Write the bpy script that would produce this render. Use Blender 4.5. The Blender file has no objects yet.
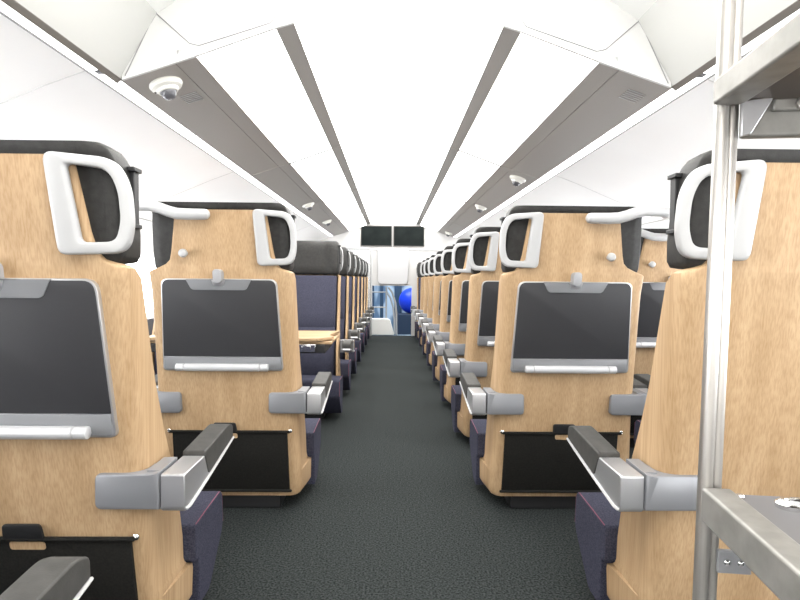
import bpy, bmesh, math, random
from mathutils import Vector, Matrix
random.seed(7)
S = bpy.context.scene
C = S.collection
EYE = 0.95
PI = math.pi

# ---------------------------------------------------------------- materials
def mat(name, col, rough=.5, metal=0.0, spec=.5, emit=None, es=0, alpha=None):
    m = bpy.data.materials.new(name); m.use_nodes = True
    b = m.node_tree.nodes['Principled BSDF']
    b.inputs['Base Color'].default_value = (*col, 1)
    b.inputs['Roughness'].default_value = rough
    b.inputs['Metallic'].default_value = metal
    b.inputs['Specular IOR Level'].default_value = spec
    if emit:
        b.inputs['Emission Color'].default_value = (*emit, 1)
        b.inputs['Emission Strength'].default_value = es
    return m

def nodes(m):
    nt = m.node_tree
    return nt, nt.nodes, nt.links, nt.nodes['Principled BSDF']

def noisy(m, c1, c2, scale=(1,1,1), nscale=20, detail=4, bump=0, lo=.35, hi=.65, coord='Object', bscale=None):
    nt, N, L, b = nodes(m)
    tc = N.new('ShaderNodeTexCoord'); mp = N.new('ShaderNodeMapping')
    mp.inputs['Scale'].default_value = scale
    L.new(tc.outputs[coord], mp.inputs['Vector'])
    n = N.new('ShaderNodeTexNoise'); n.inputs['Scale'].default_value = nscale; n.inputs['Detail'].default_value = detail
    L.new(mp.outputs[0], n.inputs['Vector'])
    r = N.new('ShaderNodeValToRGB')
    r.color_ramp.elements[0].position = lo; r.color_ramp.elements[1].position = hi
    r.color_ramp.elements[0].color = (*c1, 1); r.color_ramp.elements[1].color = (*c2, 1)
    L.new(n.outputs['Fac'], r.inputs[0]); L.new(r.outputs[0], b.inputs['Base Color'])
    if bump:
        bp = N.new('ShaderNodeBump'); bp.inputs['Strength'].default_value = bump; bp.inputs['Distance'].default_value = .003
        n2 = n
        if bscale:
            n2 = N.new('ShaderNodeTexNoise'); n2.inputs['Scale'].default_value = bscale; L.new(tc.outputs[coord], n2.inputs['Vector'])
        L.new(n2.outputs['Fac'], bp.inputs['Height']); L.new(bp.outputs[0], b.inputs['Normal'])
    return m

def make_wood(name, a=(9, 9, .5), b2=(150, 150, 1.0)):
    m = mat(name, (.55,.36,.19), .5, spec=.3)
    nt, N, L, b = nodes(m)
    tc = N.new('ShaderNodeTexCoord'); oi = N.new('ShaderNodeObjectInfo')
    add = N.new('ShaderNodeVectorMath'); add.operation = 'ADD'
    L.new(tc.outputs['Object'], add.inputs[0])
    mul = N.new('ShaderNodeMath'); mul.operation = 'MULTIPLY'; mul.inputs[1].default_value = 7
    L.new(oi.outputs['Random'], mul.inputs[0]); L.new(mul.outputs[0], add.inputs[1])
    m1 = N.new('ShaderNodeMapping'); m1.inputs['Scale'].default_value = a
    L.new(add.outputs[0], m1.inputs[0])
    n1 = N.new('ShaderNodeTexNoise'); n1.inputs['Scale'].default_value = 2.2; n1.inputs['Detail'].default_value = 5; n1.inputs['Distortion'].default_value = .25
    L.new(m1.outputs[0], n1.inputs['Vector'])
    m2 = N.new('ShaderNodeMapping'); m2.inputs['Scale'].default_value = b2
    L.new(add.outputs[0], m2.inputs[0])
    n2 = N.new('ShaderNodeTexNoise'); n2.inputs['Scale'].default_value = 2.0; n2.inputs['Detail'].default_value = 3
    L.new(m2.outputs[0], n2.inputs['Vector'])
    r1 = N.new('ShaderNodeValToRGB')
    r1.color_ramp.elements[0].position = .3; r1.color_ramp.elements[0].color = (.43,.288,.158,1)
    r1.color_ramp.elements[1].position = .7; r1.color_ramp.elements[1].color = (.54,.380,.225,1)
    L.new(n1.outputs['Fac'], r1.inputs[0])
    r2 = N.new('ShaderNodeValToRGB')
    r2.color_ramp.elements[0].position = .32; r2.color_ramp.elements[0].color = (.78,.72,.66,1)
    r2.color_ramp.elements[1].position = .6; r2.color_ramp.elements[1].color = (1,1,1,1)
    L.new(n2.outputs['Fac'], r2.inputs[0])
    mx = N.new('ShaderNodeMix'); mx.data_type = 'RGBA'; mx.blend_type = 'MULTIPLY'; mx.inputs[0].default_value = .85
    L.new(r1.outputs[0], mx.inputs[6]); L.new(r2.outputs[0], mx.inputs[7])
    L.new(mx.outputs[2], b.inputs['Base Color'])
    return m

WOOD = make_wood('oak_veneer')
WOODT = make_wood('oak_table', (.5, 9, 9), (1.0, 150, 150))
SILVER = mat('silver_plastic', (.55,.55,.56), .33, .75)
BAR = mat('pull_bar_silver', (.62,.62,.63), .3, .25)
GREY = mat('grey_plastic', (.27,.275,.285), .45, .2)
PLATE = mat('grey_arm_plate', (.25,.255,.27), .4, .3)
WHITE = mat('white_plastic', (.46,.46,.46), .35)
DARK = mat('charcoal_inlay', (.035,.035,.038), .55, spec=.35)
BLACK = mat('black_plastic', (.014,.014,.015), .5)
LEATHER = noisy(mat('black_leather', (.03,.03,.03), .5, spec=.3), (.020,.019,.018), (.030,.029,.027), nscale=60, bump=.15, bscale=300)
PADM = noisy(mat('arm_leather', (.05,.05,.05), .6, spec=.25), (.052,.051,.048), (.066,.064,.06), nscale=40, bump=.1, bscale=400)
FABRIC = noisy(mat('blue_fabric', (.05,.045,.08), .9, spec=.1), (.034,.036,.055), (.070,.070,.100), nscale=260, detail=2, bump=.4)
PIPE = mat('red_piping', (.22,.06,.10), .7)
POCKET = noisy(mat('black_pocket', (.01,.01,.01), .8, spec=.15), (.010,.010,.009), (.017,.016,.014), nscale=200)
CARPET = noisy(mat('carpet', (.03,.03,.03), .95, spec=.05), (.011,.013,.013), (.050,.056,.055), nscale=150, detail=5, bump=.6)
WALL = noisy(mat('white_wall', (.8,.79,.78), .55), (.90,.885,.875), (.92,.91,.90), nscale=2)
CEIL = mat('white_ceiling', (.82,.82,.80), .5)
SIDEP = mat('side_panel', (.50,.50,.48), .5)
FASC = mat('fascia_white', (.62,.62,.61), .5)
ENDW = mat('end_wall', (.62,.61,.60), .55)
LATCH = mat('latch_grey', (.36,.36,.37), .4)
STRIP = noisy(mat('taupe_strip', (.2,.19,.18), .45, .1), (.29,.27,.25), (.31,.29,.27), nscale=300)
STRIPD = mat('taupe_strip_dark', (.17,.155,.14), .5)
LOWW = mat('lower_wall', (.12,.12,.13), .7)
LINE = mat('seam_grey', (.25,.25,.25), .6)
LIGHTP = mat('light_panel', (.8,.8,.8), .5, emit=(1,.985,.95), es=5.0)
LIGHTC = mat('ceiling_added_glow', (.8,.8,.8), .5, emit=(1,.99,.96), es=3.6)
COVE = mat('cove_light', (.8,.8,.8), .5, emit=(1,1,1), es=3.0)
STEEL = noisy(mat('brushed_steel', (.5,.49,.47), .33, .85), (.42,.40,.375), (.52,.50,.47), scale=(30,30,1), nscale=6, bump=.03)
STEELF = noisy(mat('flat_steel', (.45,.44,.41), .5, .6), (.26,.255,.235), (.33,.32,.30), nscale=40)
SHELFD = mat('shelf_mat', (.15,.145,.15), .55)
BROWN = mat('shelf_underside', (.12,.095,.08), .5)
SCREEN = noisy(mat('screen', (.01,.012,.012), .6, spec=.05), (.006,.008,.008), (.016,.02,.019), nscale=3)
CHROME = mat('chrome', (.8,.8,.8), .15, 1)
DOME = mat('smoked_dome', (.10,.10,.11), .12)
BLUE = mat('blue_vinyl', (.006,.05,.75), .35)
GLASS = mat('glass', (.9,.93,.95), .05)
_b = GLASS.node_tree.nodes['Principled BSDF']; _b.inputs['Transmission Weight'].default_value = .0; _b.inputs['Alpha'].default_value = .22
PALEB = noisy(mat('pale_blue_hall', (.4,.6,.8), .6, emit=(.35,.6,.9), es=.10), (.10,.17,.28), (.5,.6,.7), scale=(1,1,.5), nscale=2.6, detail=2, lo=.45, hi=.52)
STEPM = noisy(mat('stair_blue', (.25,.38,.5), .6), (.10,.2,.33), (.5,.62,.7), nscale=8)

# ---------------------------------------------------------------- helpers
def link(name, bm, m, parent=None, smooth=35, bevel=0, seg=2):
    bmesh.ops.recalc_face_normals(bm, faces=bm.faces)
    me = bpy.data.meshes.new(name); bm.to_mesh(me); bm.free()
    if smooth:
        for p in me.polygons: p.use_smooth = True
        me.set_sharp_from_angle(angle=math.radians(smooth))
    o = bpy.data.objects.new(name, me); C.objects.link(o)
    me.materials.append(m)
    if parent: o.parent = parent
    if bevel:
        md = o.modifiers.new('bevel', 'BEVEL'); md.width = bevel; md.segments = seg; md.limit_method = 'ANGLE'; md.angle_limit = math.radians(40)
        md.harden_normals = False
    return o

def tag(o, label, cat, group=None, kind=None):
    if label: o['label'] = label
    if cat: o['category'] = cat
    if group: o['group'] = group
    if kind: o['kind'] = kind
    return o
def empty(name, loc, rz=0):
    o = bpy.data.objects.new(name, None); C.objects.link(o); o.location = loc; o.rotation_euler = (0,0,rz); o.empty_display_size = .1
    return o
def struct(name, bm, m, smooth=35):
    o = link(name, bm, m, None, smooth); o['kind'] = 'structure'; return o

def box(bm, x0, x1, y0, y1, z0, z1):
    v = [bm.verts.new(p) for p in ((x0,y0,z0),(x1,y0,z0),(x1,y1,z0),(x0,y1,z0),(x0,y0,z1),(x1,y0,z1),(x1,y1,z1),(x0,y1,z1))]
    for f in ((0,3,2,1),(4,5,6,7),(0,1,5,4),(1,2,6,5),(2,3,7,6),(3,0,4,7)): bm.faces.new([v[i] for i in f])

def loft(bm, rings, cap=True, closed=True):
    R = [[bm.verts.new(p) for p in r] for r in rings]
    n = len(R[0])
    for a, b in zip(R, R[1:]):
        for i in range(n if closed else n-1):
            j = (i+1) % n
            bm.faces.new((a[i], a[j], b[j], b[i]))
    if cap:
        bm.faces.new(R[0][::-1]); bm.faces.new(R[-1])
    return R

def rpoly(pts, r, seg=5):
    """round the corners of a 2D polygon; r number or list"""
    out = []; n = len(pts)
    for i in range(n):
        p = Vector(pts[i]); a = Vector(pts[i-1]); b = Vector(pts[(i+1) % n])
        ri = r[i] if isinstance(r, (list, tuple)) else r
        da = (a-p); db = (b-p)
        if ri <= 0: out.append(tuple(p)); continue
        la, lb = da.length, db.length
        t = min(ri, la*.49, lb*.49)
        s = p + da.normalized()*t; e = p + db.normalized()*t
        for k in range(seg+1):
            u = k/seg
            q = s*(1-u)**2 + p*2*u*(1-u) + e*u**2
            out.append(tuple(q))
    return out

def prism_yz(bm, poly, x0, x1):
    loft(bm, [[(x, y, z) for y, z in poly] for x in (x0, x1)])

def tube(bm, pts, r, seg=10, capround=True, rs=None):
    pts = [Vector(p) for p in pts]; rings = []
    n = len(pts)
    up = None
    for i, p in enumerate(pts):
        t = (pts[min(i+1, n-1)] - pts[max(i-1, 0)]).normalized()
        if up is None:
            up = Vector((0,0,1)) if abs(t.z) < .9 else Vector((1,0,0))
        s = t.cross(up).normalized(); up2 = s.cross(t).normalized(); up = up2
        rr = rs[i] if rs else r
        rings.append([tuple(p + (s*math.cos(a) + up2*math.sin(a))*rr) for a in [2*PI*k/seg for k in range(seg)]])
    if capround:
        t0 = (pts[0]-pts[1]).normalized(); t1 = (pts[-1]-pts[-2]).normalized()
        def capr(ring, c, t, rr):
            o = []
            for f, sc in ((.5,.866),(.85,.5)):
                o.append([tuple(c + (Vector(q)-c)*sc + t*rr*f) for q in ring])
            return o
        a = capr(rings[0], pts[0], t0, r); b = capr(rings[-1], pts[-1], t1, r)
        rings = a[::-1] + rings + b
    loft(bm, rings)

def lathe(bm, prof, M=Matrix(), seg=24):
    """prof: (r,h) list, axis local z, transformed by M"""
    rings = []
    for r, h in prof:
        rings.append([tuple(M @ Vector((max(r,1e-4)*math.cos(2*PI*k/seg), max(r,1e-4)*math.sin(2*PI*k/seg), h))) for k in range(seg)])
    loft(bm, rings)

def children(o): return [c for c in bpy.data.objects if c.parent == o]
def dup(o, kids, parent=None):
    c = o.copy(); C.objects.link(c)
    if parent: c.parent = parent
    for ch, k2 in kids: dup(ch, k2, c)
    return c
def tree(o): return [(c, tree(c)) for c in children(o)]

# ---------------------------------------------------------------- seat
def rear(z): return (1.2 - z)*.155
def lerp(tab, z):
    if z <= tab[0][0]: return tab[0][1]
    for (a, va), (b, vb) in zip(tab, tab[1:]):
        if z <= b: return va + (vb-va)*(z-a)/(b-a)
    return tab[-1][1]
HW = [(.062,.272),(.068,.282),(.078,.288),(.10,.290),(.155,.290),(.165,.290),(.18,.290),(.19,.287),(.40,.280),(.6,.277),(.95,.276),(.972,.275),(.978,.268),(.984,.252),(.991,.232),(1.003,.212),(1.02,.200),(1.05,.193),(1.19,.172),(1.206,.166),(1.211,.155)]
YF = [(.062,.350),(.15,.36),(.165,.355),(.18,.335),(.25,.335),(.40,.31),(.57,.235),(.70,.185),(.95,.115),(.985,.07),(1.0,.065),(1.211,.03)]
RC = [(.062,.03),(.18,.03),(.4,.045),(.9,.05),(.975,.03),(1.0,.012),(1.211,.012)]
def shell_ring(z, s=1):
    hw = lerp(HW, z); yf = lerp(YF, z); yr = rear(z); r = lerp(RC, z); t = .016
    if z >= .98: yf = min(yf, yr+.03); 
    if z >= 1.0: yf = yr + .02
    out = []
    N = 6
    hf = .304 - max(0, (.078-z)*.6) if z < .166 else hw
    out.append((-hf, yf))
    for k in range(N+1):
        a = PI + (PI/2)*k/N
        out.append((-hw+r + r*math.cos(a), yr+r + r*math.sin(a)))
    for k in range(N+1):
        a = 1.5*PI + (PI/2)*k/N
        out.append((hw-r + r*math.cos(a), yr+r + r*math.sin(a)))
    out.append((hf, yf))
    r2 = max(r-t, .004); h2 = hw-t; y2 = yr+t
    yf2 = max(yf, y2+r2+.0005)
    out.append((hf-t, yf))
    for k in range(N+1):
        a = 2*PI - (PI/2)*k/N
        out.append((h2-r2 + r2*math.cos(a), min(y2+r2 + r2*math.sin(a), yf)))
    for k in range(N+1):
        a = 1.5*PI - (PI/2)*k/N
        out.append((-h2+r2 + r2*math.cos(a), min(y2+r2 + r2*math.sin(a), yf)))
    out.append((-hf+t, yf))
    cx = s*.013*min(1, max(0, (z-.99)/.02))
    return [(x+cx, y, z) for x, y in out]

def rear_plate(bm, poly, o0, o1, bev=.0):
    """polygon in (x,z) laid on the reclined rear surface, standing off o0..o1"""
    if bev:
        cx = sum(p[0] for p in poly)/len(poly); cz = sum(p[1] for p in poly)/len(poly)
        def ins(d):
            o = []
            n = len(poly)
            for i in range(n):
                a = Vector(poly[i-1]); p = Vector(poly[i]); b = Vector(poly[(i+1) % n])
                t = (b-a); 
                if t.length < 1e-9: o.append(tuple(p)); continue
                nrm = Vector((-t.y, t.x)).normalized()
                if nrm.dot(Vector((cx,cz))-p) < 0: nrm = -nrm
                o.append(tuple(p + nrm*d))
            return o
        p1 = ins(bev*.3); p2 = ins(bev)
        rings = [(poly, o0), (poly, o1-bev), (p1, o1-bev*.3), (p2, o1)]
    else: rings = [(poly, o0), (poly, o1)]
    loft(bm, [[(x, rear(z)-o, z) for x, z in pl] for pl, o in rings])

def make_seat(s, facing_camera=False):
    """s=+1: aisle side at local +x ; rear of seat faces local -y"""
    t = empty('train_seat', (0,0,0))
    bm = bmesh.new()
    zs = sorted(set([z for z, _ in HW] + [z for z, _ in YF] + [.168,.3,.5,.8,.9]))
    loft(bm, [shell_ring(z, s) for z in zs])
    link('seat_shell', bm, WOOD, t, 45)
    # plinth
    bm = bmesh.new(); box(bm, -.2, .2, .2, .46, 0, .09); link('pedestal', bm, BLACK, t, bevel=.005)
    # back cushion
    bm = bmesh.new(); rings = []
    for z in [.24,.25,.30,.38,.45,.60,.605,.61,.70,.85,.95,.965,.975]:
        hw = .25 - (.012 if z in (.24,.975) else 0); y0 = rear(z)+.017
        d = lerp([(.24,.11),(.3,.14),(.42,.155),(.6,.14),(.605,.136),(.61,.14),(.9,.13),(.975,.10)], z)
        rings.append([(x, y, z) for x, y in rpoly([(-hw,y0),(-hw,y0+d-.012),(-hw+.05,y0+d),(0,y0+d-.012),(hw-.05,y0+d),(hw,y0+d-.012),(hw,y0)], [0,.02,.03,.02,.03,.02,0], 4)])
    loft(bm, rings); link('backrest', bm, FABRIC, t, 60)
    # seat cushion
    bm = bmesh.new()
    poly = rpoly([(.345,.175),(.345,.275),(.585,.288),(.598,.17),(.46,.035),(.375,.035),(.37,.174)], [0,.01,.03,.03,.02,.005,0], 5)
    loft(bm, [[(x, y + (.0), z) for y, z in poly] for x in (-.318,.318)])
    box(bm, -.25, .25, .185, .35, .18, .268)
    cs = link('seat_cushion', bm, FABRIC, t, 50, bevel=.012, seg=3)
    for sx in (-1, 1):
        bm = bmesh.new()
        tube(bm, [(sx*.316,.35,.2765),(sx*.316,.45,.282),(sx*.316,.56,.286),(sx*.316,.588,.268),(sx*.316,.596,.18)], .0015, 6)
        link('piping', bm, PIPE, cs)
    # headrest : dark padded block with wings
    bm = bmesh.new(); rings = []
    for z, hw, d in [(.982,.240,.06),(.986,.256,.08),(1.0,.260,.09),(1.05,.262,.095),(1.15,.259,.095),(1.19,.256,.095),(1.211,.253,.092),(1.224,.246,.082),(1.232,.234,.065)]:
        y0 = rear(z)+.012; wing = .03
        
        if z > 1.2: y0 = rear(z) - .004
        pl = [(-hw,y0+.012),(-hw,y0+d+wing*.6),(-hw+.05,y0+d+wing*.6),(-hw+.10,y0+d),(hw-.10,y0+d),(hw-.05,y0+d+wing*.6),(hw,y0+d+wing*.6),(hw,y0+.012),(hw-.03,y0),(-hw+.03,y0)]
        rings.append([(x, y, z) for x, y in rpoly([(px + s*.006, py) for px, py in pl], [.01,.03,.02,.02,.02,.02,.03,.01,.01,.01], 4)])
    loft(bm, rings); hr = link('headrest', bm, LEATHER, t, 60)
    bm = bmesh.new()
    box(bm, s*.258 if s > 0 else -.272, .272 if s > 0 else -.258, rear(1.1)+.075, rear(1.1)+.10, 1.065, 1.195)
    box(bm, s*.255 if s > 0 else -.277, .277 if s > 0 else -.255, rear(1.1)+.065, rear(1.1)+.105, 1.188, 1.198)
    box(bm, s*.255 if s > 0 else -.277, .277 if s > 0 else -.255, rear(1.1)+.065, rear(1.1)+.105, 1.062, 1.072)
    link('headrest_rail', bm, BLACK, hr, bevel=.002)
    # white grab ring (D shape)
    O = rpoly([(.138,1.207),(.268,1.201),(.289,1.148),(.290,1.06),(.275,1.004),(.151,.998)], [.022,.045,.045,.05,.035,.02], 6)
    I = rpoly([(.181,1.184),(.254,1.178),(.269,1.137),(.270,1.07),(.258,1.028),(.197,1.025)], [.012,.03,.03,.03,.018,.012], 6)
    def dep(x):  # stand off from rear surface, wraps forward round the wing
        u = max(0, (x-.16)/.15)
        return .030 - .060*u**1.6
    bm = bmesh.new(); rings = []
    for (ox, oz), (ix, iz) in zip(O, I):
        o = Vector((ox, oz)); i = Vector((ix, iz)); sec = []
        thk = .020 if ox < .2 else .026
        for u, dd in ((0,.25),(.06,.05),(.2,0),(.8,0),(.94,.05),(1,.25),(1,.75),(.94,.95),(.2,1),(0,.75)):
            p = o.lerp(i, u); y = rear(p.y) - dep(p.x) + (dd)*thk
            sec.append((s*p.x, y, p.y))
        rings.append(sec)
    rings.append(rings[0])
    loft(bm, rings, cap=False); bmesh.ops.remove_doubles(bm, verts=bm.verts, dist=1e-5)
    link('grab_ring', bm, WHITE, t, 60)
    # grab handle bar on the other side
    bm = bmesh.new(); k = -s
    pts = [(.032,1.184,.036),(.10,1.184,.036),(.135,1.186,.036),(.165,1.194,.036),(.20,1.207,.034),(.235,1.213,.03),(.29,1.213,.022),(.318,1.213,.012),(.332,1.212,-.005),(.336,1.211,-.03)]
    tube(bm, [(k*x, rear(z)-o-.0, z) for x, z, o in pts], .0195, 12, rs=[.020,.021,.021,.0205,.020,.0195,.0195,.0195,.019,.018])
    box(bm, min(k*.06,k*.10), max(k*.06,k*.10), rear(1.18)-.03, rear(1.18)+.004, 1.168, 1.190)
    link('grab_handle', bm, WHITE, t, 60)
    # coat hook
    bm = bmesh.new()
    lathe(bm, [(.001,-.004),(.009,-.004),(.009,.014),(.014,.018),(.0165,.026),(.0155,.034),(.010,.039),(.001,.040)], Matrix.Translation((k*.123, rear(1.043), 1.043)) @ Matrix.Rotation(PI/2, 4, 'X'), 20)
    link('coat_hook', bm, WHITE, t, 50)
    # tray table
    tr_poly = rpoly([(-.2325,.591),(.2325,.591),(.218,.949),(-.218,.949)], [.016,.016,.028,.028], 6)
    bm = bmesh.new(); rear_plate(bm, tr_poly, -.002, .014, .003)
    tray = link('tray_table', bm, SILVER, t, 40)
    bm = bmesh.new(); rear_plate(bm, rpoly([(-.2265,.596),(.2265,.596),(.2245,.645),(-.2245,.645)], [.012,.012,.002,.002]), .012, .0155, .001)
    link('lower_band', bm, GREY, tray, 40)
    bm = bmesh.new(); rear_plate(bm, rpoly([(-.2255,.648),(.2255,.648),(.2135,.9445),(-.2135,.9445)], [.002,.002,.026,.026], 6), .012, .0158, .001)
    link('dark_inlay', bm, DARK, tray, 40)
    bm = bmesh.new(); rear_plate(bm, rpoly([(-.103,.906),(.103,.906),(.124,.947),(-.124,.947)], [.012,.012,.002,.002]), .014, .019, .0015)
    cp = link('catch_plate', bm, SILVER, tray, 40)
    cp.data.materials[0] = GREY
    bm = bmesh.new(); rear_plate(bm, rpoly([(-.019,.922),(.019,.922),(.026,.944),(-.026,.944)], [.008,.008,.001,.001]), .018, .0215, .001)
    link('catch_recess', bm, SILVER, cp, 40)
    bm = bmesh.new(); rear_plate(bm, rpoly([(-.0165,.932),(.0165,.932),(.0165,.985),(-.0165,.985)], .0165, 8), -.002, .036, .003)
    link('tray_latch', bm, LATCH, t, 50)
    bm = bmesh.new()
    yb = rear(.606) - .026
    def cyl(x0, x1, r):
        rings = []
        for x, q in ((x0,r*.8),(x0+.002,r),(x1-.002,r),(x1,r*.8)):
            rings.append([(x, yb + q*math.cos(2*PI*a/16), .606 + q*math.sin(2*PI*a/16)) for a in range(16)])
        loft(bm, rings)
    cyl(-.178,-.146,.0145); cyl(-.145,.145,.0150); cyl(.146,.178,.0145)
    box(bm, -.17, .17, yb, rear(.603)-.010, .598, .608)
    link('pull_bar', bm, BAR, tray, 40)
    # literature pocket
    c0 = s*.012
    pk_poly = rpoly([(c0-.232,.088),(c0+.232,.088),(c0+.228,.340),(c0-.228,.340)], .004, 2)
    bm = bmesh.new(); rear_plate(bm, pk_poly, -.002, .010, .003)
    for z in (.088,.340): tube(bm, [(c0-.236, rear(z)-.012, z),(c0+.236, rear(z)-.012, z)], .006, 8)
    pk = link('magazine_pocket', bm, POCKET, t, 40)
    bm = bmesh.new()
    rear_plate(bm, rpoly([(-.050,.338),(.044,.338),(.038,.378),(-.050,.378)], [.004,.004,.010,.010]), .010, .017, .002)
    link('pull_tab', bm, BLACK, pk, 40)
    bm = bmesh.new(); rear_plate(bm, rpoly([(-.038,.313),(.044,.313),(.042,.333),(-.040,.333)], .007), .009, .0125)
    link('finger_slot', bm, WOOD, pk, 40)
    for sx in (-1, 1):
        bm = bmesh.new(); x = c0 + sx*.241
        tm = Matrix.Translation((x, rear(.343)-.004, .343)) @ Matrix.Rotation(PI/2, 4, 'X')
        lathe(bm, [(.003,0),(.0075,0),(.0075,.004),(.005,.006),(.003,.004)], tm, 16)
        tube(bm, [(x, rear(.343)-.006, .343),(x-sx*.012, rear(.343)-.010, .341)], .0025, 6)
        link('eyelet', bm, CHROME, pk, 40)
    # arms and their plates
    for sx in (-1, 1):
        bm = bmesh.new()
        pl = rpoly([(.172,.419),(.319,.419),(.319,.507),(.300,.502),(.172,.502)], [.016,.001,.001,.02,.016], 6)
        pl = [(sx*x, z) for x, z in pl]
        rings = []
        cx, cz = sx*.24, .46
        for dy, f in ((.06,0),(-.011,0),(-.0145,.0012),(-.016,.003)):
            rings.append([(x + math.copysign(min(f, abs(x-cx)), cx-x) if f else x, rear(.47)+dy + .0*(x), z + (math.copysign(f, cz-z) if f else 0)) for x, z in pl])
        loft(bm, rings)
        yy = rear(.47)
        box(bm, min(sx*.286,sx*.318), max(sx*.286,sx*.318), yy+.0, yy+.10, .420, .506)
        link('arm_bracket', bm, PLATE, t, 40)
        body = rpoly([(0.095,0.417),(0.095,0.503),(0.235,0.503),(0.264,0.447),(.487,.483),(.491,.469),(0.130,0.410)], [.012,.006,.004,.012,.004,.004,.03], 4)
        bm = bmesh.new(); prism_yz(bm, body, *sorted((sx*.324, sx*.379)))
        ar = link('armrest', bm, SILVER, t, 40, bevel=.006, seg=3)
        pad = rpoly([(.236,.499),(.237,.514),(.450,.530),(.487,.516),(.488,.481),(.266,.445)], [.002,.006,.02,.012,.004,.01], 4)
        bm = bmesh.new(); prism_yz(bm, pad, *sorted((sx*.3225, sx*.3805)))
        pd = link('arm_pad', bm, PADM, ar, 40, bevel=.006, seg=3)
        bm = bmesh.new()
        for xx in (.3285,.3745):
            tube(bm, [(sx*xx,.238,.5140),(sx*xx,.34,.5195),(sx*xx,.452,.5268),(sx*xx,.480,.517)], .0014, 6)
        link('pad_seam', bm, BLACK, pd)
        bm = bmesh.new()
        for xx in (.3225,.3805):
            tube(bm, [(sx*xx,.105,.421),(sx*xx,.128,.419),(sx*xx,.27,.4405),(sx*xx,.40,.4625),(sx*xx,.488,.4785)], .0035, 6)
        link('arm_trim', bm, WHITE, ar)
    return t

seatA = make_seat(-1)   # aisle at local -x
seatB = make_seat(+1)   # aisle at local +x
kidsA, kidsB = tree(seatA), tree(seatB)
usedA = usedB = False
def seat(kind, x, y, rz, label, group):
    global usedA, usedB
    if kind == 'A' and not usedA: o = seatA; usedA = True
    elif kind == 'B' and not usedB: o = seatB; usedB = True
    else: o = dup(seatA, kidsA) if kind == 'A' else dup(seatB, kidsB)
    o.location = (x, y, 0); o.rotation_euler = (0,0,rz)
    tag(o, label, 'seat', group)
    return o
XA, XW, SH = .672, 1.485, .195
ORD = ['first','second','third','fourth','fifth','sixth','seventh','eighth','ninth','tenth']
GR = 'seats right of the aisle shown from behind'
GL = 'seats left of the aisle shown from behind'
GF = 'seats left of the aisle facing the camera'
GW = 'window seats'
pl = seat('A', XA+.222, 1.195, 0, 'nearest seat on the right, plain oak back without a tray, behind the steel rack', GR)
kept = [k for k in kidsA if k[0].name.split('.')[0] not in ('tray_table','tray_latch','magazine_pocket','coat_hook')]
plain = dup(pl, kept); tag(plain, pl['label'], 'seat', GR); usedA = False
extra = {1:'second oak-backed seat on the right, with its whole tray and black pocket in view', 2:'third oak-backed seat on the right, only the aisle edge of its tray showing'}
for k in range(8):
    lab = extra.get(k+1, '%s oak-backed aisle seat on the right counting from the steel rack' % ORD[k+1])
    seat('A', XA+.011, 2.13+.87*k, 0, lab, GR)
seat('B', XA, 9.42, PI, 'last seat on the right, turned round with its dark fabric front towards the camera', 'seats right of the aisle facing the camera')
seat('B', -XA-SH, 1.195, 0, 'nearest large oak-backed seat on the left, its tray cut off by the picture edge', GL)
seat('B', -XA-SH, .395, 0, 'seat at the lower left corner of which only the dark armrest tip shows', GL)
seat('B', -XA, 2.13, 0, 'second oak-backed seat on the left, its whole closed tray in view', GL)
for k in range(7):
    lab = ('nearest blue fabric seat on the left facing the camera, behind the folded wooden table' if k == 0 else
           'last blue fabric seat on the left, next to the glass partition' if k == 6 else
           '%s blue fabric seat on the left facing the camera, counting from the wooden table' % ORD[k])
    seat('A', -XA, 4.30+.80*k, PI, lab, GF)
for k in range(1, 3):
    seat('B', XW, 2.13+.87*k, 0, ['', 'oak-backed window seat on the right glimpsed between the two nearest aisle seats', 'oak-backed window seat on the right, one row beyond the glimpsed one'][k], GW)
seat('A', -XW, 2.13, 0, 'oak-backed window seat on the left beside the second aisle seat', GW)
seat('B', XW, 2.13, 0, 'oak-backed window seat on the right, mostly behind the nearest headrest', GW)
seat('B', -1.445, 4.30, PI, 'blue window seat on the left facing the wooden table', GW)

# ---------------------------------------------------------------- folding table (left bay)
tb = tag(empty('folding_table', (-.985, 3.33, -.012)), 'light wooden folding table with black underside in front of the blue seat', 'table')
bm = bmesh.new(); box(bm, -.40, .635, -.20, .24, .598, .612); link('lower_leaf', bm, WOODT, tb, bevel=.002)
bm = bmesh.new(); loft(bm, [[(-.40,-.235,z),(.56,-.235,z),(.64,-.12,z),(.60,.0,z),(.635,.24,z),(-.40,.24,z)] for z in (.618,.634)]); link('upper_leaf', bm, WOODT, tb, bevel=.002)
bm = bmesh.new(); box(bm, -.38, .60, -.215, .22, .55, .597); link('table_frame', bm, BLACK, tb, bevel=.003)
bm = bmesh.new(); box(bm, .45, .55, -.245, -.216, .560, .602); box(bm, .475, .525, -.25, -.244, .570, .596); link('latch', bm, CHROME, tb, bevel=.002)
bm = bmesh.new(); box(bm, -.20, -.14, -.03, .03, .012, .55); box(bm, -.25, -.09, -.15, .15, .012, .03); link('leg', bm, BLACK, tb, bevel=.004)
tb.location.y = 3.36

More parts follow.
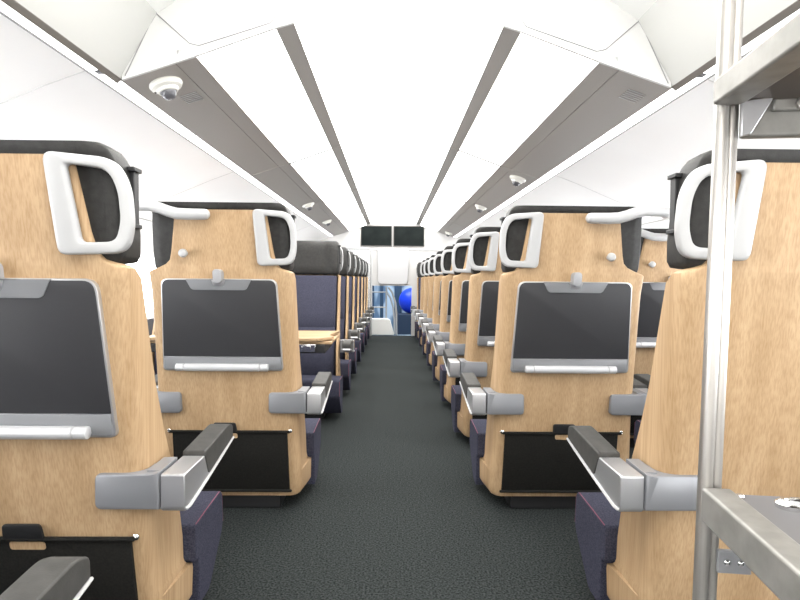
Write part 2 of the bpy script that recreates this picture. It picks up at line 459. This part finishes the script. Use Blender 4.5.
# ---------------------------------------------------------------- ceiling module
Y0, Y1 = 2.07, 9.45
def sx_strip(name_bm, a, b, y0, y1, sgn, th=.006):
    (xa, ha), (xb, hb) = a, b
    bm = name_bm
    loft(bm, [[(sgn*xa, y, EYE+ha), (sgn*xb, y, EYE+hb), (sgn*xb, y, EYE+hb+th), (sgn*xa, y, EYE+ha+th)] for y in (y0, y1)])
YS = [2.07, 3.94, 5.81, 7.68, 9.45]
bmS = bmesh.new(); bmD = bmesh.new(); bmL = bmesh.new(); bmK = bmesh.new()
for sgn in (-1, 1):
    sx_strip(bmS, (.375,.915), (.44,.895), Y0, Y1, sgn)
    sx_strip(bmS, (.725,.792), (.798,.768), Y0, Y1, sgn)
    sx_strip(bmS, (.801,.767), (.990,.704), Y0, Y1, sgn)
    sx_strip(bmD, (.43,.903), (.735,.795), Y0, Y1, sgn)          # tray behind the light panels
    sx_strip(bmD, (.79,.780), (.81,.772), Y0, Y1, sgn)
    for y in YS[1:-1]:
        tube(bmK, [(sgn*.44, y, EYE+.892), (sgn*.725, y, EYE+.789)], .006, 6)
        for a, b in (((.375,.915),(.44,.895)), ((.725,.792),(.990,.704))):
            bmL_pts = [(sgn*a[0], y, EYE+a[1]), (sgn*b[0], y, EYE+b[1])]
            tube(bmL, bmL_pts, .0022, 6)
struct('trim_17', bmK, mat('seam_dark', (.03,.03,.03), .8, spec=.1)); struct('trim_1', bmS, STRIP); struct('trim_2', bmD, STRIPD)
bmesh_c = bmesh.new()
prof = [(-.375,.915),(-.25,.94),(-.1,.953),(0,.956),(.1,.953),(.25,.94),(.375,.915)]
loft(bmesh_c, [[(x, y, EYE+h) for x, h in prof] + [(x, y, EYE+h+.02) for x, h in prof[::-1]] for y in (-1.5, Y1)])
o = link('glowing_ceiling_centre', bmesh_c, LIGHTC); tag(o, 'long white central ceiling panel with an added glow, running the length of the aisle', 'ceiling light')  # emission added so the white centre ceiling stays blown out
first = None
names = ['nearest', 'second', 'third', 'farthest']
for sgn, side in ((-1,'left'), (1,'right')):
    for i in range(4):
        bm = bmesh.new(); ya, yb = YS[i]+(.004 if i else 0), YS[i+1]-.004
        sx_strip(bm, (.441,.8945), (.724,.7925), ya, yb, sgn, .005)
        o = link('light_panel', bm, LIGHTP)
        tag(o, '%s glowing rectangular ceiling light panel between the %s grey strips' % (names[i], side), 'ceiling light', 'ceiling light panels')

# near part of the ceiling, side panels, fascia
near = [(.988,.708),(.856,.937),(.70,1.04),(.5,1.11),(.25,1.145),(0,1.15)]
def nearh(x):
    return lerp(sorted([(a, b) for a, b in near]), abs(x))
YB = -1.5
bm = bmesh.new(); p = [(-x, h) for x, h in near[1:]] + [(x, h) for x, h in near[1:-1][::-1]]
loft(bm, [[(x, y, EYE+h) for x, h in p] + [(x, y, EYE+h+.03) for x, h in p[::-1]] for y in (YB, Y0+.02)])
struct('ceiling', bm, CEIL)
for i, (sgn, sd) in enumerate(((-1,'left'), (1,'right'))):
    bm = bmesh.new()
    sx_strip(bm, (.856,.937), (.988,.708), YB, Y0, sgn, .01)
    struct('trim_%d' % (3+i), bm, SIDEP)
    bm = bmesh.new(); sx_strip(bm, (.988,.706), (1.004,.692), YB, Y0, sgn, .004); sx_strip(bm, (.985,.706), (.992,.703), Y0, Y1, sgn, .004)
    struct('trim_%d' % (5+i), bm, STRIPD)
    bm = bmesh.new(); sx_strip(bm, (.992,.707), (1.058,.698), YB, Y1, sgn, .004)
    o = link('cove_light', bm, COVE); tag(o, 'thin bright light strip along the %s wall under the ceiling' % sd, 'strip light', 'cove lights')
    bm = bmesh.new(); tube(bm, [(sgn*1.053, YB, EYE+.696), (sgn*1.053, Y1, EYE+.696)], .0035, 6)
    struct('trim_%d' % (7+i), bm, LINE)
    # small dark sensor on the light strip
    bm = bmesh.new(); yy = 1.98 if sgn < 0 else 1.93
    box(bm, sgn*1.02-.012, sgn*1.02+.012, yy-.012, yy+.012, EYE+.697, EYE+.717)
    link('clip', bm, BLACK, o)
# fascia
bm = bmesh.new()
xs = [-.982,-.93,-.856,-.78,-.725,-.6,-.44,-.375,-.2,0,.2,.375,.44,.6,.725,.78,.856,.93,.982]
MOD = [(0,.956),(.1,.953),(.25,.94),(.375,.915),(.44,.895),(.725,.792),(.990,.704)]
lo = [(x, lerp(MOD, abs(x))-.004) for x in xs]; hi = [(x, max(nearh(x)+.01, lerp(MOD, abs(x)))) for x in xs]
R = []
for y in (Y0-.012, Y0):
    R.append([[bm.verts.new((x, y, EYE+h)) for x, h in lo], [bm.verts.new((x, y, EYE+h)) for x, h in hi]])
for q in range(len(xs)-1):
    if abs(xs[q]+xs[q+1])/2 < .375: continue
    for r in R: bm.faces.new((r[0][q], r[0][q+1], r[1][q+1], r[1][q]))
    bm.faces.new((R[0][0][q], R[0][0][q+1], R[1][0][q+1], R[1][0][q]))
    bm.faces.new((R[0][1][q], R[0][1][q+1], R[1][1][q+1], R[1][1][q]))
struct('trim_9', bm, FASC, 0)
# embossed outline and screws on the fascia : pixel offsets divided by the scale at that depth
k = (Y0-.014)/568
bm = bmesh.new()
for sgn in (-1, 1):
    for path in ([(237,-258),(205,-230),(196,-228),(150,-243),(126,-251),(122,-256),(122,-262)], [(268,-198),(245,-245),(238,-257)], [(140,-285),(112,-277),(105,-271),(101,-258)]):
        tube(bm, [(sgn*a*k, Y0-.013, EYE-b*k) for a, b in path], .0018, 6)
struct('trim_10', bm, LINE)
for sgn, side in ((-1,'left'), (1,'right')):
    for a, b, w in ((215,-221,'outer'), (107,-257,'inner')):
        bm = bmesh.new(); lathe(bm, [(.001,0),(.009,0),(.009,.003),(.0055,.0045),(.001,.0045)], Matrix.Translation((sgn*a*k, Y0-.012, EYE-b*k)) @ Matrix.Rotation(PI/2, 4, 'X'), 16)
        o = link('panel_screw', bm, CHROME); tag(o, '%s screw on the %s half of the white ceiling end panel' % (w, side), 'screw', 'ceiling panel screws')
struct('trim_11', bmL, mat('seam_light', (.36,.34,.31), .6))

# ceiling cameras and grilles
nrm = Vector((.304, 0, -1)).normalized()
def on_strip(w, sgn, y, off=0):
    h = .792 - .332*(w-.725)
    n = Vector((-sgn*.332, 0, -1)).normalized()   # facing down and inward
    M = Matrix.Translation(Vector((sgn*w, y, EYE+h)) + n*off) @ n.to_track_quat('Z', 'Y').to_matrix().to_4x4()
    return M
def dome(w, sgn, y, label):
    M = on_strip(w, sgn, y)
    t = empty('ceiling_camera', M.translation); t.rotation_euler = M.to_euler()
    bm = bmesh.new(); lathe(bm, [(.001,0),(.060,0),(.062,.006),(.056,.018),(.042,.024),(.037,.034),(.032,.036),(.030,.030),(.001,.030)], Matrix(), 32); link('housing', bm, mat('housing_cream', (.7,.69,.64), .4) if 'housing_cream' not in bpy.data.materials else bpy.data.materials['housing_cream'], t, 40)
    bm = bmesh.new(); lathe(bm, [(.030,.028),(.030,.038),(.026,.050),(.016,.060),(.001,.063)], Matrix(), 24); d = link('lens_dome', bm, DOME, t, 60)
    bm = bmesh.new(); box(bm, -.004,.004,-.050,-.044,.018,.024); link('indicator', bm, BLACK, t)
    tag(t, label, 'ceiling camera', 'dome cameras on the grey ceiling strips')
dome(.884, -1, 2.20, 'large nearby white dome camera on the left grey ceiling strip')
dome(.865, -1, 5.75, 'middle small dome camera on the left grey ceiling strip')
dome(.865, -1, 7.4, 'farthest dome camera on the left grey ceiling strip')
dome(.885, 1, 4.11, 'nearest dome camera on the right grey ceiling strip')
dome(.875, 1, 5.75, 'middle dome camera on the right grey ceiling strip')
dome(.875, 1, 9.0, 'farthest dome camera on the right strip next to the end wall')
for sgn, w, y, lab in ((-1,.855,2.40,'small slotted grille beside the left dome camera'), (1,.917,2.24,'small slotted grille on the right grey ceiling strip')):
    M = on_strip(w, sgn, y); t = bmesh.new()
    for i in range(6):
        dx = -.045 + .018*i
        x0, x1 = dx-.003, dx+.003
        q = [M @ Vector(p) for p in ((x0,-.035,.0005),(x1,-.035,.0005),(x1,.035,.0005),(x0,.035,.0005))]
        q2 = [M @ Vector(p) for p in ((x0,-.035,.002),(x1,-.035,.002),(x1,.035,.002),(x0,.035,.002))]
        loft(t, [[tuple(v) for v in q], [tuple(v) for v in q2]])
    o = link('speaker_grille', t, SILVER); tag(o, lab, 'grille', 'ceiling speaker grilles')

# ---------------------------------------------------------------- walls, floor
wp = [(1.052,.695),(1.20,.64),(1.40,.555),(1.60,.475),(1.75,.405),(1.86,.31),(1.935,.20),(1.955,.05),(1.96,-.33)]
for sgn, sd in ((-1,'left'), (1,'right')):
    bm = bmesh.new()
    loft(bm, [[(sgn*x, y, EYE+h) for x, h in wp] + [(sgn*(x+.05), y, EYE+h+.03) for x, h in wp[::-1]] for y in (YB, 9.6)])
    struct('wall_'+sd, bm, WALL)
    bm = bmesh.new(); box(bm, *sorted((sgn*1.94, sgn*2.01)), YB, 9.6, 0, EYE-.33); struct('baseboard_'+sd, bm, LOWW)
    bm = bmesh.new(); tube(bm, [(sgn*1.748, YB, EYE+.403), (sgn*1.748, 9.5, EYE+.403)], .005, 6)
    for y in (1.95, 3.75, 5.6, 7.4):
        tube(bm, [(sgn*x, y, EYE+h) for x, h in wp[:8]], .0022, 6)
    struct('trim_%d' % (12 if sgn < 0 else 13), bm, mat('wall_seam', (.62,.61,.6), .6))
bm = bmesh.new(); box(bm, -2.01, 2.01, YB, 9.6, -.05, 0); struct('floor', bm, CARPET)
bm = bmesh.new(); box(bm, -2.1, 2.1, YB-.05, YB, 0, 2.15); struct('wall_back', bm, WALL)
n = 0
WIN = mat('window_fill_glow', (.8,.85,.9), .2, emit=(.97,.985,1), es=7.5)  # unseen glowing panes added along both sides to light the walls
for sgn in (-1, 1):
    for y0 in (-1.2, .5, 2.2, 3.9, 5.6, 7.3):
        n += 1; bm = bmesh.new()
        loft(bm, [[(sgn*x, y, z) for y, z in rpoly([(y0,.66),(y0+1.45,.66),(y0+1.45,1.10),(y0,1.10)], .08)] for x in (1.925, 1.97)])
        struct('window_%d' % n, bm, WIN)
# end wall with the opening
YE = 9.5
bm = bmesh.new()
box(bm, -2.0, 2.0, YE, YE+.08, 1.44, 2.0)
box(bm, -2.0, 2.0, YE+.015, YE+.08, .84, 1.44)
box(bm, -2.0, -.345, YE+.015, YE+.08, 0, .84)
box(bm, .315, 2.0, YE+.015, YE+.08, 0, .84)
struct('wall_end', bm, ENDW)
bm = bmesh.new()
for sgn in (-1, 1):
    tube(bm, [(sgn*.60, YE-.002, 1.80), (sgn*.80, YE-.002, 1.50)], .006, 6)
box(bm, -1.0, 1.0, YE-.006, YE+.01, 1.435, 1.45)
struct('trim_14', bm, mat('bulkhead_seam', (.6,.6,.6), .5))
bm = bmesh.new()
loft(bm, [[(x, y, z) for x, z in rpoly([(-.25,.865),(.25,.865),(.262,1.43),(-.262,1.43)], [.06,.06,.01,.01])] for y in (YE+.014, YE-.03)])
o = link('roller_panel', bm, mat('panel_grey', (.50,.50,.51), .5), bevel=.006); tag(o, 'pale grey raised panel on the end wall under the screens', 'panel')
for x0, x1, lab in ((-.545,-.020,'left of the two black screens above the end opening'), (.000,.520,'right of the two black screens above the end opening')):
    t = empty('display_screen', ((x0+x1)/2, YE, 1.49)); w = (x1-x0)/2
    bm = bmesh.new(); box(bm, -w, w, -.03, 0, 0, .35); link('screen_frame', bm, mat('screen_bezel', (.16,.15,.14), .5) if 'screen_bezel' not in bpy.data.materials else bpy.data.materials['screen_bezel'], t, bevel=.003)
    bm = bmesh.new(); box(bm, -w+.012, w-.012, -.033, -.029, .015, .335); link('screen_glass', bm, SCREEN, t)
    tag(t, lab, 'screen', 'screens on the end wall')
# glass partition left
t = tag(empty('glass_partition', (0, 9.40, 0)), 'glass partition with rounded white frame behind the last left seat', 'partition')
path = rpoly([(-1.2,.4),(-1.2,1.452),(-.36,1.452),(-.36,.02)], [0,.08,.08,0], 8)
bm = bmesh.new(); tube(bm, [(x, 0, z) for x, z in path], .017, 8); link('frame', bm, WHITE, t)
bm = bmesh.new(); box(bm, -1.19, -.37, -.004, .004, .4, 1.44); link('pane', bm, GLASS, t)
# beyond the opening: stairwell landing
bm = bmesh.new(); box(bm, -2.5, 2.5, 12.4, 12.5, -1.2, 2.2); struct('wall_hall', bm, PALEB)
bm = bmesh.new()
for i in range(6): box(bm, -1.2, 1.2, 9.6+.3*i, 9.9+.3*i, -1.2, -.02-.17*i)
box(bm, -2.5, 2.5, 11.4, 12.4, -1.3, -1.02)
struct('floor_stairs', bm, STEPM)
bm = bmesh.new(); box(bm, -2.5, 2.5, 9.6, 12.5, 2.2, 2.25); struct('ceiling_hall', bm, CEIL)
bm = bmesh.new(); box(bm, .12, .70, 11.62, 12.18, -1.02, .228)
o = link('display_stand', bm, mat('stand_navy', (.02,.04,.08), .5), bevel=.01); tag(o, 'dark stand under the bright blue ball beyond the end opening', 'stand')
bm = bmesh.new()
for x0, x1 in ((-.52,-.40), (-.27,-.20), (.04,.20), (.62,.8)): box(bm, x0, x1, 12.33, 12.399, -1.0, .95)
struct('trim_16', bm, mat('hall_dark', (.03,.07,.13), .5))
t = bmesh.new()
loft(t, [[(-.40,y,0),(.03,y,0),(-.04,y,.25),(-.09,y,.275),(-.40,y,.275)] for y in (9.62, 9.82)])
o = link('stair_cabinet', t, CEIL, bevel=.01); tag(o, 'low white cabinet with slanted side at the end of the aisle', 'cabinet')
t = tag(empty('stair_guard', (0, 9.75, .006)), 'white tube guard frame standing on the low white cabinet', 'railing')
bm = bmesh.new(); tube(bm, [(-.11,0,.27),(-.11,0,.80)], .014, 8); link('post', bm, WHITE, t)
for z in (.46, .72):
    bm = bmesh.new(); tube(bm, [(-.42,0,z),(-.11,0,z)], .011, 8); link('rail', bm, WHITE, t)
bm = bmesh.new()
tube(bm, [(-.07,9.72,.80),(-.01,9.72,.72),(.045,9.72,.55),(.065,9.72,.35),(.07,9.72,.0)], .016, 8)
o = link('handrail', bm, WHITE); tag(o, 'right one of two curved pale handrails in the end opening', 'handrail', 'curved handrails by the stairs')
bm = bmesh.new()
tube(bm, [(-.10,9.9,.72),(-.04,9.9,.62),(.01,9.9,.45),(.03,9.9,.25),(.035,9.9,.0)], .016, 8)
o = link('handrail', bm, WHITE); tag(o, 'left one of two curved pale handrails in the end opening', 'handrail', 'curved handrails by the stairs')
bm = bmesh.new(); bmesh.ops.create_uvsphere(bm, u_segments=32, v_segments=20, radius=.27)
for v in bm.verts: v.co = Vector((v.co.x, v.co.y, v.co.z)) + Vector((.40, 11.9, .50))
o = link('blue_ball', bm, BLUE, smooth=80); tag(o, 'large bright blue inflated ball seen beyond the end opening', 'ball')

# ---------------------------------------------------------------- steel rack at right
ra = math.radians(-7.5)
rk = tag(empty('steel_rack', (.297, .556, 0), ra), 'tall stainless steel shelf rack cut off by the right picture edge', 'rack')
W_, D_ = .46, .52      # local +x to the right, local -y towards camera
bm_ = None
P_ = .021
def post(x, y):
    bm = bmesh.new()
    for pl in (rpoly([(x,y),(x+.0125,y),(x+.0125,y+.016),(x,y+.016)], .006, 4), rpoly([(x+.0115,y+.004),(x+.0215,y+.004),(x+.0215,y+P_),(x+.0115,y+P_)], .0045, 4)):
        loft(bm, [[(a + (z-.95)*.015, b, z) for a, b in pl] for z in (.06, 1.75)])
    link('post', bm, STEEL, rk, 50)
for x, y in ((0,0),(W_,0),(0,-D_),(W_,-D_)): post(x, y)
def shelf(zt, name, h, topm, botm):
    bm = bmesh.new()
    for a in ((-.004,.024,-D_,.0), (W_,W_+.025,-D_,.0)): box(bm, a[0], a[1], a[2], a[3], zt-h, zt)
    box(bm, .024, W_, -D_, -D_+.025, zt-h, zt)
    f = link(name, bm, STEELF, rk, bevel=.003, seg=3)
    bm = bmesh.new(); box(bm, .0245, W_-.001, -D_+.026, .0, zt-h+.004, zt-.006); link('shelf_plate', bm, topm, f)
    return f
up = shelf(1.150, 'upper_shelf', .0245, BROWN, BROWN)
lowf = shelf(.749, 'lower_shelf', .034, SHELFD, SHELFD)
bs = shelf(.20, 'bottom_shelf', .031, SHELFD, SHELFD)
bm = bmesh.new(); box(bm, .026, W_, .001, .012, 1.095, 1.131); box(bm, .05, W_, -.004, .001, 1.118, 1.131); link('back_rail', bm, STEELF, rk, bevel=.003)
bm = bmesh.new(); loft(bm, [[(.021,y,1.128),(.050,y,1.131),(.030,y,1.096),(.021,y,1.094)] for y in (-.006,-.002)]); link('gusset', bm, SILVER, rk, bevel=.001)
for x in (.075, .11):
    bm = bmesh.new(); lathe(bm, [(.001,0),(.006,0),(.006,.004),(.001,.005)], Matrix.Translation((x,-.004,1.124)) @ Matrix.Rotation(PI/2, 4, 'X'), 6); link('bolt', bm, STEEL, rk)
bm = bmesh.new(); box(bm, .014, .046, .0, .006, .662, .685); br = link('bracket', bm, GREY, rk, bevel=.001)
for x in (.022, .035):
    bm = bmesh.new(); lathe(bm, [(.001,0),(.0035,0),(.003,.002),(.001,.003)], Matrix.Translation((x,0,.674)) @ Matrix.Rotation(PI/2, 4, 'X'), 16); link('screw', bm, CHROME, br)
bm = bmesh.new(); tube(bm, [(.062,-.028,.7475),(.075,-.028,.7475),(.16,-.020,.7475)], .0045, 10); lathe(bm, [(.001,0),(.012,0),(.012,.004),(.008,.007),(.001,.008)], Matrix.Translation((.064,-.028,.743)), 20); link('slide_bolt', bm, CHROME, lowf)
bm = bmesh.new(); lathe(bm, [(.001,0),(.004,0),(.003,.002),(.001,.002)], Matrix.Translation((.030,-.006,.7435)), 16); link('rivet', bm, CHROME, lowf)
for x, y in ((.01,.01),(W_+.01,.01),(.01,-D_+.01),(W_+.01,-D_+.01)):
    bm = bmesh.new(); lathe(bm, [(.001,-.012),(.025,-.012),(.03,-.006),(.03,.006),(.025,.012),(.001,.012)], Matrix.Translation((x,y,.030)) @ Matrix.Rotation(PI/2, 4, 'Y'), 20)
    tube(bm, [(x,y,.03),(x,y,.07)], .007, 8); link('caster', bm, BLACK, rk)

# ---------------------------------------------------------------- lights, world, camera
w = bpy.data.worlds.new('World'); S.world = w; w.use_nodes = True
w.node_tree.nodes['Background'].inputs[0].default_value = (1,1,1,1); w.node_tree.nodes['Background'].inputs[1].default_value = .3
def area(name, loc, rot, sx, sy, e, col=(1,.98,.95)):
    l = bpy.data.lights.new(name, 'AREA'); l.shape = 'RECTANGLE'; l.size = sx; l.size_y = sy; l.energy = e; l.color = col
    o = bpy.data.objects.new(name, l); C.objects.link(o); o.location = loc; o.rotation_euler = rot; return o
area('near_fill_light', (0, .3, EYE+1.08), (0,0,0), 1.0, 2.4, 30)  # fill light added overhead for the near seats, not a fitted lamp
area('rear_fill_light', (0, -1.4, 1.25), (math.radians(90),0,0), 3.0, 1.3, 20)  # unseen fill light added behind the camera to brighten the seat backs
area('hall_fill_light', (0, 11, 2.1), (0,0,0), 2, 1.6, 60, (.9,.96,1))  # fill light added to brighten the backdrop beyond the opening

cam = bpy.data.cameras.new('Camera'); co = bpy.data.objects.new('Camera', cam); C.objects.link(co)
cam.sensor_width = 36; cam.lens = 568/800*36; cam.clip_start = .02
co.location = (-.018, 0, EYE+.004)
co.rotation_euler = (Matrix.Rotation(math.radians(-.84), 3, 'Z') @ Matrix.Rotation(math.radians(90-2.12), 3, 'X') @ Matrix.Rotation(math.radians(.5), 3, 'Z')).to_euler()
S.camera = co
S.view_settings.view_transform = 'Standard'; S.view_settings.look = 'None'; S.view_settings.gamma = 1
S.view_settings.use_curve_mapping = False
S.view_settings.exposure = 0.38
